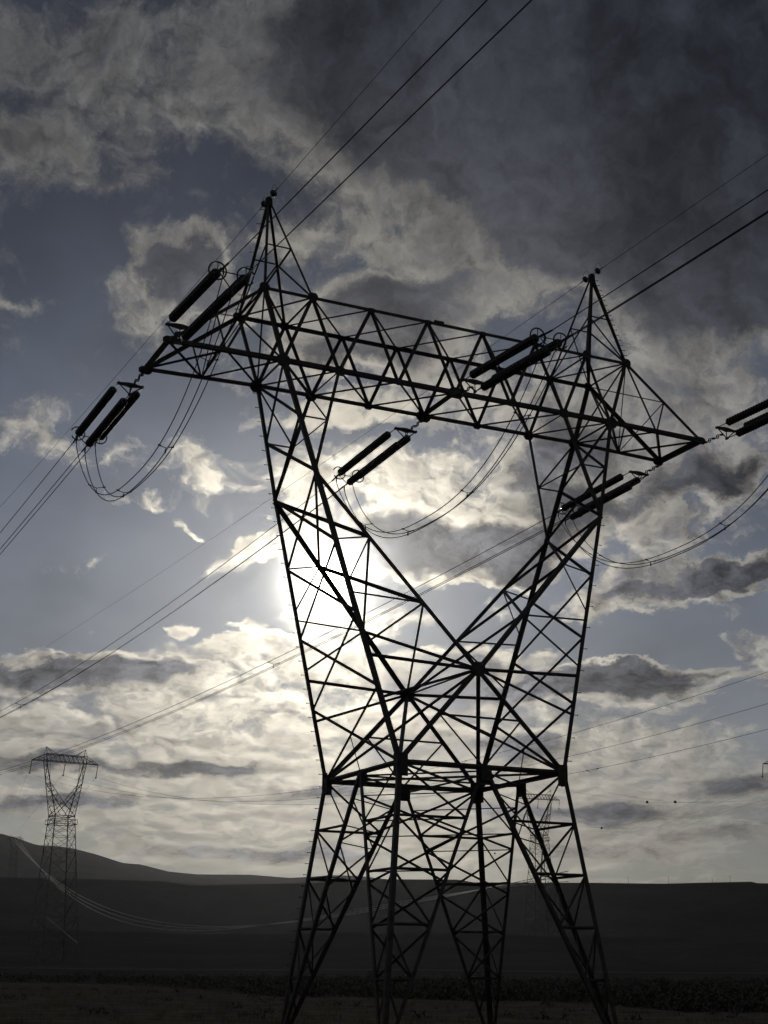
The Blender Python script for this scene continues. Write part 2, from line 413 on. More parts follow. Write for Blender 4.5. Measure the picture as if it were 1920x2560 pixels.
def height(az, r):
    """ground height (m) at azimuth az (deg) and distance r from the viewpoint"""
    x = r*math.sin(R(az)); y = r*math.cos(R(az))
    gx, gy = CAM.x+x, CAM.y+y
    z = 0.0
    if r > 8: z += fbm(gx*.05, gy*.05, 4, 3)*.22*min(1, (r-8)/30)
    mesa = CAM.z + interp(MESA, az)*RIDGE
    fade = max(0, min(1, (az+40)/30))*max(0, min(1, (100-az)/30))
    f = float(np.interp(r, [330, 480, 711, 1100, 1500, 1700, 1800, RIDGE, 2500, 6000], [0, .030, .165, .20, .24, .40, .70, 1, .86, .7]))
    if r > 330:
        rough = fbm(gx*.006, gy*.006, 5, 11)
        z += mesa*f*fade + rough*30*f*(1-f)*2 + (fbm(az*.9, r*.002, 4, 5)*10*f if r < RIDGE-1 else 0)*(1-f)
    if r > 3200:
        hill = CAM.z + interp(HILL, az)*5200
        g = float(np.interp(r, [3200, 4200, 5200, 8000], [0, .72, 1, .6]))
        z = max(z, hill*g*fade + (fbm(az*1.4, r*.001, 5, 21)*90*g*(1-g)))
    return z
def ground_z(x, y):
    dx, dy = x-CAM.x, y-CAM.y
    return height(math.degrees(math.atan2(dx, dy)), math.hypot(dx, dy))
def terrain_mat():
    m = bpy.data.materials.new('sagebrush_soil'); m.use_nodes = True; t = NT(m.node_tree); b = t.n['Principled BSDF']
    b.inputs['Roughness'].default_value = .95; b.inputs['Specular IOR Level'].default_value = 0
    P = t.new('ShaderNodeNewGeometry').outputs['Position']
    a = t.noise(P, .012, 8, .65, .3); c = t.noise(P, .12, 7, .7); e = t.noise(P, 1.1, 6, .7)
    col = t.mix(t.ss(a, .38, .62), (.070, .066, .066, 1), (.105, .096, .088, 1))
    col = t.mix(t.ss(c, .40, .66), col, (.080, .078, .074, 1))
    col = t.mix(t.ss(e, .50, .72), col, (.05, .052, .046, 1))
    t.l.new(col, b.inputs['Base Color'])
    bn = t.new('ShaderNodeBump'); bn.inputs['Strength'].default_value = .6; bn.inputs['Distance'].default_value = .4
    t.l.new(t.m('ADD', e, c), bn.inputs['Height']); t.l.new(bn.outputs[0], b.inputs['Normal'])
    return m
M_SOIL = terrain_mat()
def build_ground():
    rr = list(np.concatenate([[0], np.geomspace(4, 330, 55), np.geomspace(345, 1890, 75), [RIDGE, 1925], np.geomspace(2000, 9000, 45), [14000, 25000]]))
    aa = list(np.concatenate([np.arange(-180, 0, 6.0), np.arange(0, 50, .22), np.arange(50, 180, 6.0)]))
    V = [(CAM.x, CAM.y, 0)]
    for r in rr[1:]:
        for a in aa:
            z = height(a, r) if r < 9500 else 0
            V.append((CAM.x+r*math.sin(R(a)), CAM.y+r*math.cos(R(a)), z))
    n = len(aa); F = []
    for j in range(n): F.append((0, 1+(j+1) % n, 1+j))
    for i in range(len(rr)-2):
        for j in range(n):
            a, b = 1+i*n+j, 1+i*n+(j+1) % n
            F.append((a, b, b+n, a+n))
    me = bpy.data.meshes.new('ground'); me.from_pydata(V, [], [f[::-1] for f in F]); me.materials.append(M_SOIL)
    me.polygons.foreach_set('use_smooth', [True]*len(F))
    o = bpy.data.objects.new('ground', me); COL.objects.link(o); tag(o, kind='structure')
build_ground()

def polyline_sheet(name, left, right, m, lift, nx=60, ny=14, kind='structure'):
    """sheet between two plan polylines, following the ground"""
    def along(L, t):
        k = t*(len(L)-1); i = min(int(k), len(L)-2); f = k-i
        return (L[i][0]*(1-f)+L[i+1][0]*f, L[i][1]*(1-f)+L[i+1][1]*f)
    V = []; F = []
    for i in range(nx+1):
        a = along(left, i/nx); b = along(right, i/nx)
        for j in range(ny+1):
            t = j/ny; x = a[0]*(1-t)+b[0]*t; y = a[1]*(1-t)+b[1]*t
            V.append((x, y, ground_z(x, y)+lift*(1 if 0 < j < ny else .3)))
    for i in range(nx):
        for j in range(ny):
            a = i*(ny+1)+j; F.append((a, a+1, a+ny+2, a+ny+1))
    me = bpy.data.meshes.new(name); me.from_pydata(V, [], F); me.materials.append(m); me.polygons.foreach_set('use_smooth', [True]*len(F))
    o = bpy.data.objects.new(name, me); COL.objects.link(o); return tag(o, kind=kind)
M_DRY = mat('dry_grass_soil', (.15, .13, .105), .95, 0, (.35, (.085, .075, .062)), 0, .4)
M_ROAD = mat('pale_track_gravel', (.15, .14, .125), .95, 0, (.5, (.11, .10, .09)), 0)
near_row = [(CAM.x+6*math.sin(R(a)), CAM.y+6*math.cos(R(a))) for a in np.linspace(-14, 66, len(EDGE))]
# ragged border of the grass towards the sagebrush
EDGE2 = []
for i in range(60):
    k = i/59*(len(EDGE)-1); j = min(int(k), len(EDGE)-2); f = k-j
    x = EDGE[j][0]*(1-f)+EDGE[j+1][0]*f; y = EDGE[j][1]*(1-f)+EDGE[j+1][1]*f
    s_ = 1+fbm(i*.35, 2.0, 4, 9)*.18
    EDGE2.append((CAM.x+(x-CAM.x)*s_, CAM.y+(y-CAM.y)*s_))
near2 = [(CAM.x+6*math.sin(R(a)), CAM.y+6*math.cos(R(a))) for a in np.linspace(-14, 66, 60)]
polyline_sheet('grass_field', near2, EDGE2, M_DRY, .06, 120, 60)
def pol(az, r): return (CAM.x+r*math.sin(R(az)), CAM.y+r*math.cos(R(az)))
polyline_sheet('dirt_road', [pol(a, 398+6*math.sin(a*.3)) for a in np.linspace(0, 50, 30)], [pol(a, 405+6*math.sin(a*.3)) for a in np.linspace(0, 50, 30)], M_ROAD, .25, 90, 3)

# vegetation that nobody could count
def inside_field(x, y):
    az = math.degrees(math.atan2(x-CAM.x, y-CAM.y)); r = math.hypot(x-CAM.x, y-CAM.y)
    A = sorted((math.degrees(math.atan2(p[0]-CAM.x, p[1]-CAM.y)), math.hypot(p[0]-CAM.x, p[1]-CAM.y)) for p in EDGE2)
    return r < float(np.interp(az, [a[0] for a in A], [a[1] for a in A]))
def leafy(name, m, spots, label, cat, kind='stuff'):
    """spots: x, y, z, size, number of leaves, squash, upright"""
    V = []; F = []
    rng = np.random.default_rng(3)
    for (x, y, z, s, n, sq, up) in spots:
        p = rng.normal(size=(n, 3)); p /= np.linalg.norm(p, axis=1)[:, None]; p *= (rng.random((n, 1))**.4)
        p[:, 2] = np.abs(p[:, 2])*sq; p *= s
        lobes = 1+.35*np.sin(np.arctan2(p[:, 1], p[:, 0])*3+x*7)
        p[:, :2] *= lobes[:, None]
        for c in p:
            a = rng.random()*6.28; L = s*(.16+.2*rng.random()); wd = L*(.12 if up else .42)
            dx, dy = math.cos(a), math.sin(a)
            if up:
                base = Vector((x+c[0], y+c[1], z)); tip = base+Vector((dx*.3, dy*.3, 1))*(s*(.6+.8*rng.random()))
                sd = Vector((-dy, dx, 0))*wd
                o = len(V); V += [tuple(base-sd), tuple(base+sd), tuple(tip)]; F.append((o, o+1, o+2))
            else:
                b = Vector((x+c[0], y+c[1], z+c[2])); e = Vector((dx, dy, .4+rng.random()))*L; sd = Vector((-dy, dx, (rng.random()-.5)))*wd
                o = len(V); V += [tuple(b), tuple(b+e*.5+sd), tuple(b+e), tuple(b+e*.5-sd)]; F.append((o, o+1, o+2, o+3))
    me = bpy.data.meshes.new(name); me.from_pydata(V, [], F); me.materials.append(m)
    o = bpy.data.objects.new(name, me); COL.objects.link(o); return tag(o, label, cat, kind=kind)
M_SAGE = mat('sagebrush_leaves', (.15, .148, .12), .9, 0, (.4, (.09, .09, .073)), 0)
M_STRAW = mat('dry_grass_blades', (.24, .19, .12), .9, 0, (.6, (.15, .12, .08)), 0)
def veg():
    sage = []; grass = []
    for i in range(5200):
        az = random.uniform(6, 46); r = 62*math.exp(random.random()*1.75)
        x, y = pol(az, r)
        if inside_field(x, y):
            if random.random() > .035: continue
            sz = random.uniform(.25, .5)
        else: sz = random.uniform(.45, 1.05)
        if math.hypot(x, y) < 9: continue
        sage.append((x, y, ground_z(x, y)-.05, sz, 34 if r < 130 else 20, .85, False))
    for i in range(4200):
        az = random.uniform(4, 48); r = random.uniform(40, 150)
        x, y = pol(az, r)
        if not inside_field(x, y): continue
        grass.append((x, y, ground_z(x, y)+.03, random.uniform(.12, .34), 9, .5, True))
    leafy('sagebrush', M_SAGE, sage, 'dark band of low sagebrush between the grass field and the hillside', 'shrubs')
    leafy('dry_grass', M_STRAW, grass, 'short dry grass tufts on the field around the pylon feet', 'grass')
veg()

# ------------------------------------------------------------------ the large lattice tower
T = dict(x1t=7.5896, x2t=5.7553, x1b=6.7854, x2b=4.6534, px=7.0438, pz=29.0544, zt=24.7451, zb=22.1230, tz=22.0259, ty=1.3761, yt=1.3363, yb=1.3017, xk=5.7343, yk=1.8968, zk=18.0593, xw=3.0968, yw=3.0035, zw=8.3050, yc=2.7060, zc=11.6178, xf=4.1172, yf=4.1061)
TIP = 11.0
def q4(name, sx, sy): return Vector((sx*T['x'+name], sy*T['y'+name], T['z'+name]))
LERP = lambda a, b, t: Vector(a)*(1-t)+Vector(b)*t
tower = empty('transmission_tower')
tag(tower, 'large dark lattice transmission tower standing in front of the sun', 'pylon')
def A1(sx, sy): return Vector((sx*T['x1t'], sy*T['yt'], T['zt']))
def A2(sx, sy): return Vector((sx*T['x2t'], sy*T['yt'], T['zt']))
def B1(sx, sy): return Vector((sx*T['x1b'], sy*T['yb'], T['zb']))
def B2(sx, sy): return Vector((sx*T['x2b'], sy*T['yb'], T['zb']))
def TT(sx, sy): return Vector((sx*TIP, sy*T['ty'], T['tz']))
def PP(sx): return Vector((sx*T['px'], 0, T['pz']))
def KK(sx, sy): return q4('k', sx, sy)
def WW(sx, sy): return q4('w', sx, sy)
def CC(sy): return Vector((0, sy*T['yc'], T['zc']))
def FT(sx, sy): return Vector((sx*T['xf'], sy*T['yf'], 0))
def out_of(p, c=None): v = Vector((p[0], p[1], 0)) - Vector((c or (0, 0, 0))); return v
SIGN = [(sx, sy) for sx in (-1, 1) for sy in (-1, 1)]

# --- lower body: four splayed legs, each three posts tied by lacing
def step_bolts(parent, a, b, n, direction, L=.16):
    dirv = Vector(direction).normalized(); m = MB(); m.tube([(0, 0, 0), dirv*L, dirv*(L+.001), dirv*(L+.025)], [.012, .012, .022, .022], 6)
    first = None
    for i in range(n):
        p = LERP(a, b, (i+.5)/n)
        if first is None: first = m.build('step_bolt', M_FIT, parent, loc=p)
        else: c = first.copy(); COL.objects.link(c); c.location = p; c.parent = parent
for sx, sy in SIGN:
    W, F = WW(sx, sy), FT(sx, sy)
    LMd = Vector((sx*T['xw'], 0, T['zw'])); FMd = Vector((0, sy*T['yw'], T['zw']))
    Fa = F + Vector((0, -sy*.30, 0)); Fb = F + Vector((-sx*.30, 0, 0))
    m = MB(); o_ = Vector((sx, sy, 0))
    m.angle(W, F, .185, o_)
    m.angle(LMd, Fa, .145, (sx, -sy, 0)); m.angle(FMd, Fb, .145, (-sx, sy, 0))
    leg = m.build('tower_leg', M_STEEL, tower)
    lc = MB()
    lev = [0, .205, .405, .605, .80, .94]
    for i in range(1, 5):
        pm, pa, pb = LERP(W, F, lev[i]), LERP(LMd, Fa, lev[i]), LERP(FMd, Fb, lev[i])
        lc.angle(pm, pa, .075, (sx, 0, 0)); lc.angle(pm, pb, .075, (0, sy, 0))
        lc.angle(pa, pb, .055, (0, 0, 1))
    for i in range(0, 5):
        pm, pa, pb = LERP(W, F, lev[i]), LERP(LMd, Fa, lev[i+1]), LERP(FMd, Fb, lev[i+1])
        if i < 5: lc.angle(pm, pa, .065, (sx, 0, 0)); lc.angle(pm, pb, .07, (0, sy, 0))
    L2 = [.10, .27, .45, .62, .80]
    for i in range(4):
        lc.angle(LERP(LMd, Fa, L2[i]), LERP(FMd, Fb, L2[i+1]), .065, (-sx, -sy, 0))
        lc.angle(LERP(FMd, Fb, L2[i]), LERP(LMd, Fa, L2[i+1]), .065, (-sx, -sy, 0))
    lc.build('lacing', M_STEEL, leg)
    ft = MB(); ft.lathe(F+Vector((-sx*.1, -sy*.1, -.5)), (0, 0, 1), [(.0, 0), (.42, 0), (.42, .52), (.36, .58), (0, .58)], 20)
    ft.build('footing', mat('footing_concrete', (.32, .30, .27), .9, 0, (4.0, (.22, .21, .19))), leg)
    if (sx, sy) == (-1, 1):
        step_bolts(leg, W, F, 22, (-1, .1, 0))
# --- inner ties of the lower body
m = MB()
for sx, sy in SIGN:
    LMd = Vector((sx*T['xw'], 0, T['zw'])); FMd = Vector((0, sy*T['yw'], T['zw'])); F = FT(sx, sy)
    m.angle(LERP(FMd, F, .10), LERP(LMd, F, .10), .05, (0, 0, 1))
    a = LERP(LMd, F, .27); b = LERP(FMd, F, .27)
    m.angle(a, Vector((sx*T['xw']*.98, 0, T['zw']-2.2)) if False else b, .05, (0, 0, 1))
m.build('inner_bracing', M_STEEL, tower)
# --- waist ring and diaphragm
m = MB(); zr = Vector((0, 0, 0))
for sy in (-1, 1):
    m.angle(WW(-1, sy), WW(1, sy), .15, (0, sy, 0)); m.angle(WW(sy, -1), WW(sy, 1), .15, (sy, 0, 0))
    m.angle(WW(-1, sy)+Vector((0, 0, .0)), WW(1, -sy), .11, (0, 0, 1))
mid = [Vector((-T['xw'], 0, T['zw'])), Vector((0, T['yw'], T['zw'])), Vector((T['xw'], 0, T['zw'])), Vector((0, -T['yw'], T['zw']))]
dz = Vector((0, 0, -.12))
for i in range(4): m.angle(mid[i]+dz, mid[(i+1) % 4]+dz, .08, (0, 0, 1))
m.angle(mid[0]+dz, mid[2]+dz, .09, (0, 0, 1)); m.angle(mid[1]+dz*2, mid[3]+dz*2, .09, (0, 0, 1))
m.build('waist_frame', M_STEEL, tower)
# --- gusset plates
def gusset(c, u, v, w, h, kind=0, parent=tower):
    g = MB(); n_ = Vector(u).cross(Vector(v)).normalized()
    if kind == 0: pts = [(-w, -h), (w, -h), (w, h), (-w, h)]
    elif kind == 1: pts = [(-w, -h*.45), (-w*.55, -h), (w*.55, -h), (w, -h*.45), (w, h*.45), (w*.55, h), (-w*.55, h), (-w, h*.45)]
    g.plate(c, u, v, pts, .016)
    for a in (-.55, 0, .55):
        for b in (-.55, 0, .55):
            q = Vector(c)+Vector(u).normalized()*w*a+Vector(v).normalized()*h*b
            g.tube([q-n_*.03, q+n_*.03], .014, 5)
    return g
for sx, sy in SIGN:
    W = WW(sx, sy)
    g = gusset(W+Vector((-sx*.10, sy*.05, -.10)), (1, 0, 0), (0, 0, 1), .19, .36)
    h = gusset(W+Vector((sx*.05, -sy*.12, -.08)), (0, 1, 0), (0, 0, 1), .19, .36)
    g.poly(h.v, h.f); g.build('gusset_plate', M_PLATE, tower)
for c in mid:
    u = (0, 1, 0) if abs(c.x) > .1 else (1, 0, 0)
    g = gusset(c+Vector((0, 0, -.22)), u, (0, 0, 1), .20, .30); g2 = gusset(c+Vector((0, 0, -.22))+Vector(u).cross(Vector((0, 0, 1)))*.16, u, (0, 0, 1), .2, .24)
    g.poly(g2.v, g2.f); g.build('gusset_plate', M_PLATE, tower)
# --- the two raking columns of the window, each an outer and an inner pair of chords
for sx in (-1, 1):
    m = MB(); b = MB()
    for sy in (-1, 1):
        K, W, C = KK(sx, sy), WW(sx, sy), CC(sy)
        m.angle(B1(sx, sy), K, .175, (sx, sy, 0)); m.angle(K, W, .175, (sx, sy, 0)); m.angle(B2(sx, sy), K, .135, (-sx, sy, 0))
        m.angle(K, C, .165, (-sx, sy, 0))
        om = LERP(B1(sx, sy), K, .5); im = LERP(B2(sx, sy), K, .5)
        b.angle(om, im, .055, (0, sy, 0)); b.angle(B1(sx, sy), im, .06, (0, sy, 0))
        omo = LERP(B1(sx, -sy), KK(sx, -sy), .5)
        b.angle(B1(sx, sy), omo, .10, (sx, 0, 0)); b.angle(om, KK(sx, -sy), .115, (sx, 0, 0))
        o = lambda t, s_=sy: LERP(KK(sx, s_), WW(sx, s_), t)
        i_ = lambda t, s_=sy: LERP(KK(sx, s_), CC(s_), t)
        # outer face zigzags
        for t0, t1 in ((0, .25), (.25, .5), (.5, .75), (.75, 1)): b.angle(o(t0), o(t1, -sy), .095 if t0 else .11, (sx, 0, 0))
        # inner face crosses
        b.angle(K, i_(1/3, -sy), .125, (-sx, 0, 0)); b.angle(i_(1/3), i_(2/3, -sy), .12, (-sx, 0, 0)); b.angle(i_(2/3), CC(-sy), .10, (-sx, 0, 0))
        # near/far face redundants between the two chords
        b.angle(i_(1/3), o(.245), .05, (0, sy, 0)); b.angle(i_(1/3), o(.40), .05, (0, sy, 0))
        b.angle(i_(2/3), o(.43), .055, (0, sy, 0)); b.angle(i_(2/3), o(.61), .065, (0, sy, 0))
        b.angle(C, o(.645), .10, (0, sy, 0)); b.angle(C, o(.79), .08, (0, sy, 0))
    b.angle(LERP(B2(sx, -1), KK(sx, -1), .5), LERP(B2(sx, 1), KK(sx, 1), .5), .055, (-sx, 0, 0))
    col = m.build('raking_column', M_STEEL, tower); b.build('lacing', M_STEEL, col)
    if sx == -1: step_bolts(col, KK(-1, 1), WW(-1, 1), 20, (-1, .1, 0)); step_bolts(col, B1(-1, 1), KK(-1, 1), 8, (-1, .1, 0))
    else: step_bolts(col, KK(1, -1), WW(1, -1), 12, (1, -.3, 0))
# --- V and X ties from the crotch down to the waist
m = MB()
for sy in (-1, 1):
    C = CC(sy)
    for sx in (-1, 1):
        m.angle(C, WW(sx, sy), .15, (0, sy, 0)); m.angle(C, WW(sx, -sy), .12, (0, 0, 1))
        h = LERP(C, WW(sx, sy), .5)
        m.angle(h, (0, sy*T['yw'], T['zw']), .055, (0, sy, 0))
    m.angle(LERP(C, WW(-1, sy), .5), LERP(C, WW(1, sy), .5), .06, (0, sy, 0))
m.angle(CC(-1), CC(1), .08, (0, 0, 1))
for sx in (-1, 1):
    a = LERP(LERP(KK(sx, -1), WW(sx, -1), .75), WW(sx, 1), .5); m.angle(a, (sx*T['xw'], 0, T['zw']), .04, (sx, 0, 0))
m.build('crotch_bracing', M_STEEL, tower)
for sy in (-1, 1):
    g = gusset(CC(sy)+Vector((0, sy*.04, 0)), (1, 0, 0), (0, 0, 1), .25, .25, 1); g.build('gusset_plate', M_PLATE, tower)
# --- crossbeam
chord = MB(); web = MB()
NT_ = [T['x2t']*k for k in (-1, -.6, -.2, .2, .6, 1)]; NB_ = [T['x2b']*k for k in (-1, -.5, 0, .5, 1)]
for sy in (-1, 1):
    chord.angle(A1(-1, sy), A1(1, sy), .145, (0, sy, 1)); chord.angle(B1(-1, sy), B1(1, sy), .185, (0, sy, -1))
    tp = [Vector((x, sy*T['yt'], T['zt'])) for x in NT_]; bp = [Vector((x, sy*T['yb'], T['zb'])) for x in NB_]
    tq = [Vector((x, -sy*T['yt'], T['zt'])) for x in NT_]; bq = [Vector((x, -sy*T['yb'], T['zb'])) for x in NB_]
    for i in range(5):
        web.angle(tp[i], bp[i] if i < 5 else bp[4], .125, (0, sy, 0))
        web.angle(tp[i+1], bp[i], .115, (0, sy, 0))
    for i in range(5): web.angle(tp[i], tq[i+1], .065, (0, 0, 1))
    for i in range(4): web.angle(bp[i], bq[i+1], .08, (0, 0, -1))
    for sx in (-1, 1):
        web.angle(A2(sx, sy), B1(sx, sy), .11, (0, sy, 0)); web.angle(A1(sx, sy), B1(sx, sy), .17, (sx, sy, 0))
        web.angle(A1(sx, sy), B1(sx, -sy), .075, (sx, 0, 0))
        web.angle(A1(sx, sy), A2(sx, -sy), .075, (0, 0, 1)); web.angle(B1(sx, sy), B2(sx, -sy), .075, (0, 0, -1))
for sx in (-1, 1):
    web.angle(A2(sx, -1), A2(sx, 1), .08, (0, 0, 1)); web.angle(B1(sx, -1), B1(sx, 1), .09, (0, 0, -1)); web.angle(B2(sx, -1), B2(sx, 1), .06, (0, 0, -1))
    web.angle(A1(sx, -1), A1(sx, 1), .08, (0, 0, 1))
web.angle((0, -T['yb'], T['zb']), (0, T['yb'], T['zb']), .21, (0, 0, -1))
cb = chord.build('crossbeam', M_STEEL, tower); web.build('lacing', M_STEEL, cb)
for sy in (-1, 1):
    for x in NT_[1:-1]: gusset((x, sy*(T['yt']+.03), T['zt']-.05), (1, 0, 0), (0, 0, 1), .15, .10, 1).build('gusset_plate', M_PLATE, tower)
    for x in (NB_[1], NB_[3]): gusset((x, sy*(T['yb']+.03), T['zb']), (1, 0, 0), (0, 0, 1), .16, .12, 1).build('gusset_plate', M_PLATE, tower)
    gusset((0, sy*(T['yb']+.03), T['zb']), (1, 0, 0), (0, 0, 1), .30, .22, 1).build('gusset_plate', M_PLATE, tower)
    for sx in (-1, 1):
        for P_, s_ in ((A1, .19), (A2, .19), (B1, .25), (B2, .21)):
            gusset(P_(sx, sy)+Vector((0, sy*.035, 0)), (1, 0, 0), (0, 0, 1), s_, s_*.9, 1).build('gusset_plate', M_PLATE, tower)
# splice sleeves on the top chords
for sy, x in ((-1, -.15), (1, -.15)):
    g = MB(); g.plate((x-.55, sy*(T['yt']+.02), T['zt']+.02), (1, 0, 0), (0, 0, 1), [(-.2, -.09), (.2, -.09), (.2, .09), (-.2, .09)], .05); g.build('splice_plate', M_PLATE, tower)
# --- outer arms
for sx in (-1, 1):
    m = MB(); b = MB()
    for sy in (-1, 1):
        t_ = TT(sx, sy); m.angle(A1(sx, sy), t_, .14 if sy < 0 else .155, (0, sy, 1)); m.angle(B1(sx, sy), t_, .18, (0, sy, -1))
        bm = LERP(B1(sx, sy), t_, .5); bo = LERP(B1(sx, -sy), TT(sx, -sy), .5); tm = LERP(A1(sx, sy), t_, .5)
        b.angle(t_, bo, .10, (0, 0, -1)); b.angle(bm, B1(sx, -sy), .085, (0, 0, -1))
        b.angle(tm, bm, .06, (0, sy, 0)); b.angle(A1(sx, sy), bm, .075, (0, sy, 0))
    b.angle(LERP(A1(sx, -1), TT(sx, -1), .5), A1(sx, 1), .05, (0, 0, 1))
    b.angle(A1(sx, -1), LERP(B1(sx, 1), TT(sx, 1), .5), .045, (sx, 0, 0))
    b.angle(LERP(A1(sx, -1), TT(sx, -1), .5), LERP(B1(sx, 1), TT(sx, 1), .5), .045, (sx, 0, 0))
    m.angle(TT(sx, -1)+Vector((0, .0, 0)), TT(sx, 1), .24, (sx, 0, 0))
    arm = m.build('outer_arm', M_STEEL, tower); b.build('lacing', M_STEEL, arm)
    for sy in (-1, 1): gusset(TT(sx, sy)+Vector((-sx*.08, sy*.05, 0)), (1, 0, 0), (0, 0, 1), .24, .15, 1).build('gusset_plate', M_PLATE, tower)
# --- earth wire peaks
for sx in (-1, 1):
    m = MB(); b = MB(); P0 = PP(sx)
    top = {(k, sy): P0+Vector(((.05 if k == 1 else -.05)*sx, sy*.05, -.15)) for k in (1, 2) for sy in (-1, 1)}
    N = {(1, sy): A1(sx, sy) for sy in (-1, 1)}; N.update({(2, sy): A2(sx, sy) for sy in (-1, 1)})
    md = {k: LERP(top[k], N[k], .50) for k in top}
    for k in top: m.angle(top[k], N[k], .095, (sx if k[0] == 1 else -sx, k[1], 0))
    m.angle(P0+Vector((0, 0, -.15)), A1(sx, -sx), .12, (sx, 0, 0))
    m.plate(P0+Vector((0, 0, -.12)), (1, 0, 0), (0, 0, 1), [(-.14, -.2), (.14, -.2), (.12, .12), (0, .2), (-.12, .12)], .12)
    for sy in (-1, 1): b.angle(md[(1, sy)], md[(2, sy)], .05, (0, sy, 0))
    b.angle(md[(2, -1)], N[(1, -1)], .065, (0, -1, 0)); b.angle(md[(2, 1)], N[(1, 1)], .05, (0, 1, 0))
    s_ = -1 if sx == -1 else 1       # near-to-far on the left, far-to-near on the right
    b.angle(md[(1, s_)], N[(1, -s_)], .065, (sx, 0, 0)); b.angle(md[(2, -s_)], N[(2, s_)], .065, (-sx, 0, 0))
    pk = m.build('earth_wire_peak', M_STEEL, tower); b.build('lacing', M_STEEL, pk)
    if sx == 1: step_bolts(pk, top[(1, -1)], N[(1, -1)], 17, (1, -.4, 0), .12)
    else: step_bolts(pk, top[(1, 1)], N[(1, 1)], 8, (-1, .3, .0), .16)

# ------------------------------------------------------------------ wires of the main line
WIRE = {'fL': (1.607287, 0.057657, 0.000337), 'fM': (1.603378, 0.067634, 0.000704), 'fR': (1.607681, 0.047755, 0.000424), 'nL': (0.085049, -1.575451, 0.09484, 0.000165), 'nM': (0.080564, -1.578256, 0.046532, 0.000475), 'nR': (-0.004238, -1.525045, -0.02, 0.0005), 'gfL': (1.59868, 0.004539, 0.000246), 'gfR': (1.5968, 0.001245, 0.000181), 'gnL': (-1.522809, -0.020943, 0.000211), 'gnR': (-1.522457, -0.005498, 0.000213)}
def wpt(A, w, s):
    if len(w) == 3: th, a, b = w; return Vector((A[0]+math.cos(th)*s, A[1]+math.sin(th)*s, A[2]-a*s+b*s*s))
    sa, th, a, b = w; u = max(0, s-7.1)          # the heavy insulator string droops, then the wire follows its own curve
    return Vector((A[0]+math.cos(th)*s, A[1]+math.sin(th)*s, A[2]-sa*min(s, 7.1)-a*u+b*u*u))
ATT = {'fL': TT(-1, 1), 'fM': Vector((0, T['yb'], T['zb'])), 'fR': TT(1, 1), 'nL': TT(-1, -1), 'nM': Vector((0, -T['yb'], T['zb'])), 'nR': TT(1, -1)}
for k in ATT: ATT[k] = ATT[k] + Vector((0, (.12 if k[0] == 'f' else -.12), -.12))
LSTR = 7.1
OFF = [(-.44, .13), (.44, .13), (.02, -.24)]
def offs(k): return [OFF[0], OFF[1], (.02, -.40) if k == 'nL' else OFF[2]]
def frame(d):
    d = d.normalized(); s_ = Vector((0, 0, 1)).cross(d).normalized(); u = d.cross(s_); return d, s_, u
SIDE = {'L': ('left arm tip', 'left outer arm'), 'M': ('middle of the crossbeam', 'crossbeam centre'), 'R': ('right arm tip', 'right outer arm')}
def disc_profile(n, pitch):
    p = [(.0, 0)]
    for i in range(n):
        h = i*pitch
        p += [(.045, h), (.07, h+.01), (.152, h+.062), (.156, h+.075), (.148, h+.088), (.07, h+.10), (.045, h+.11)]
    p.append((.0, n*pitch)); return p
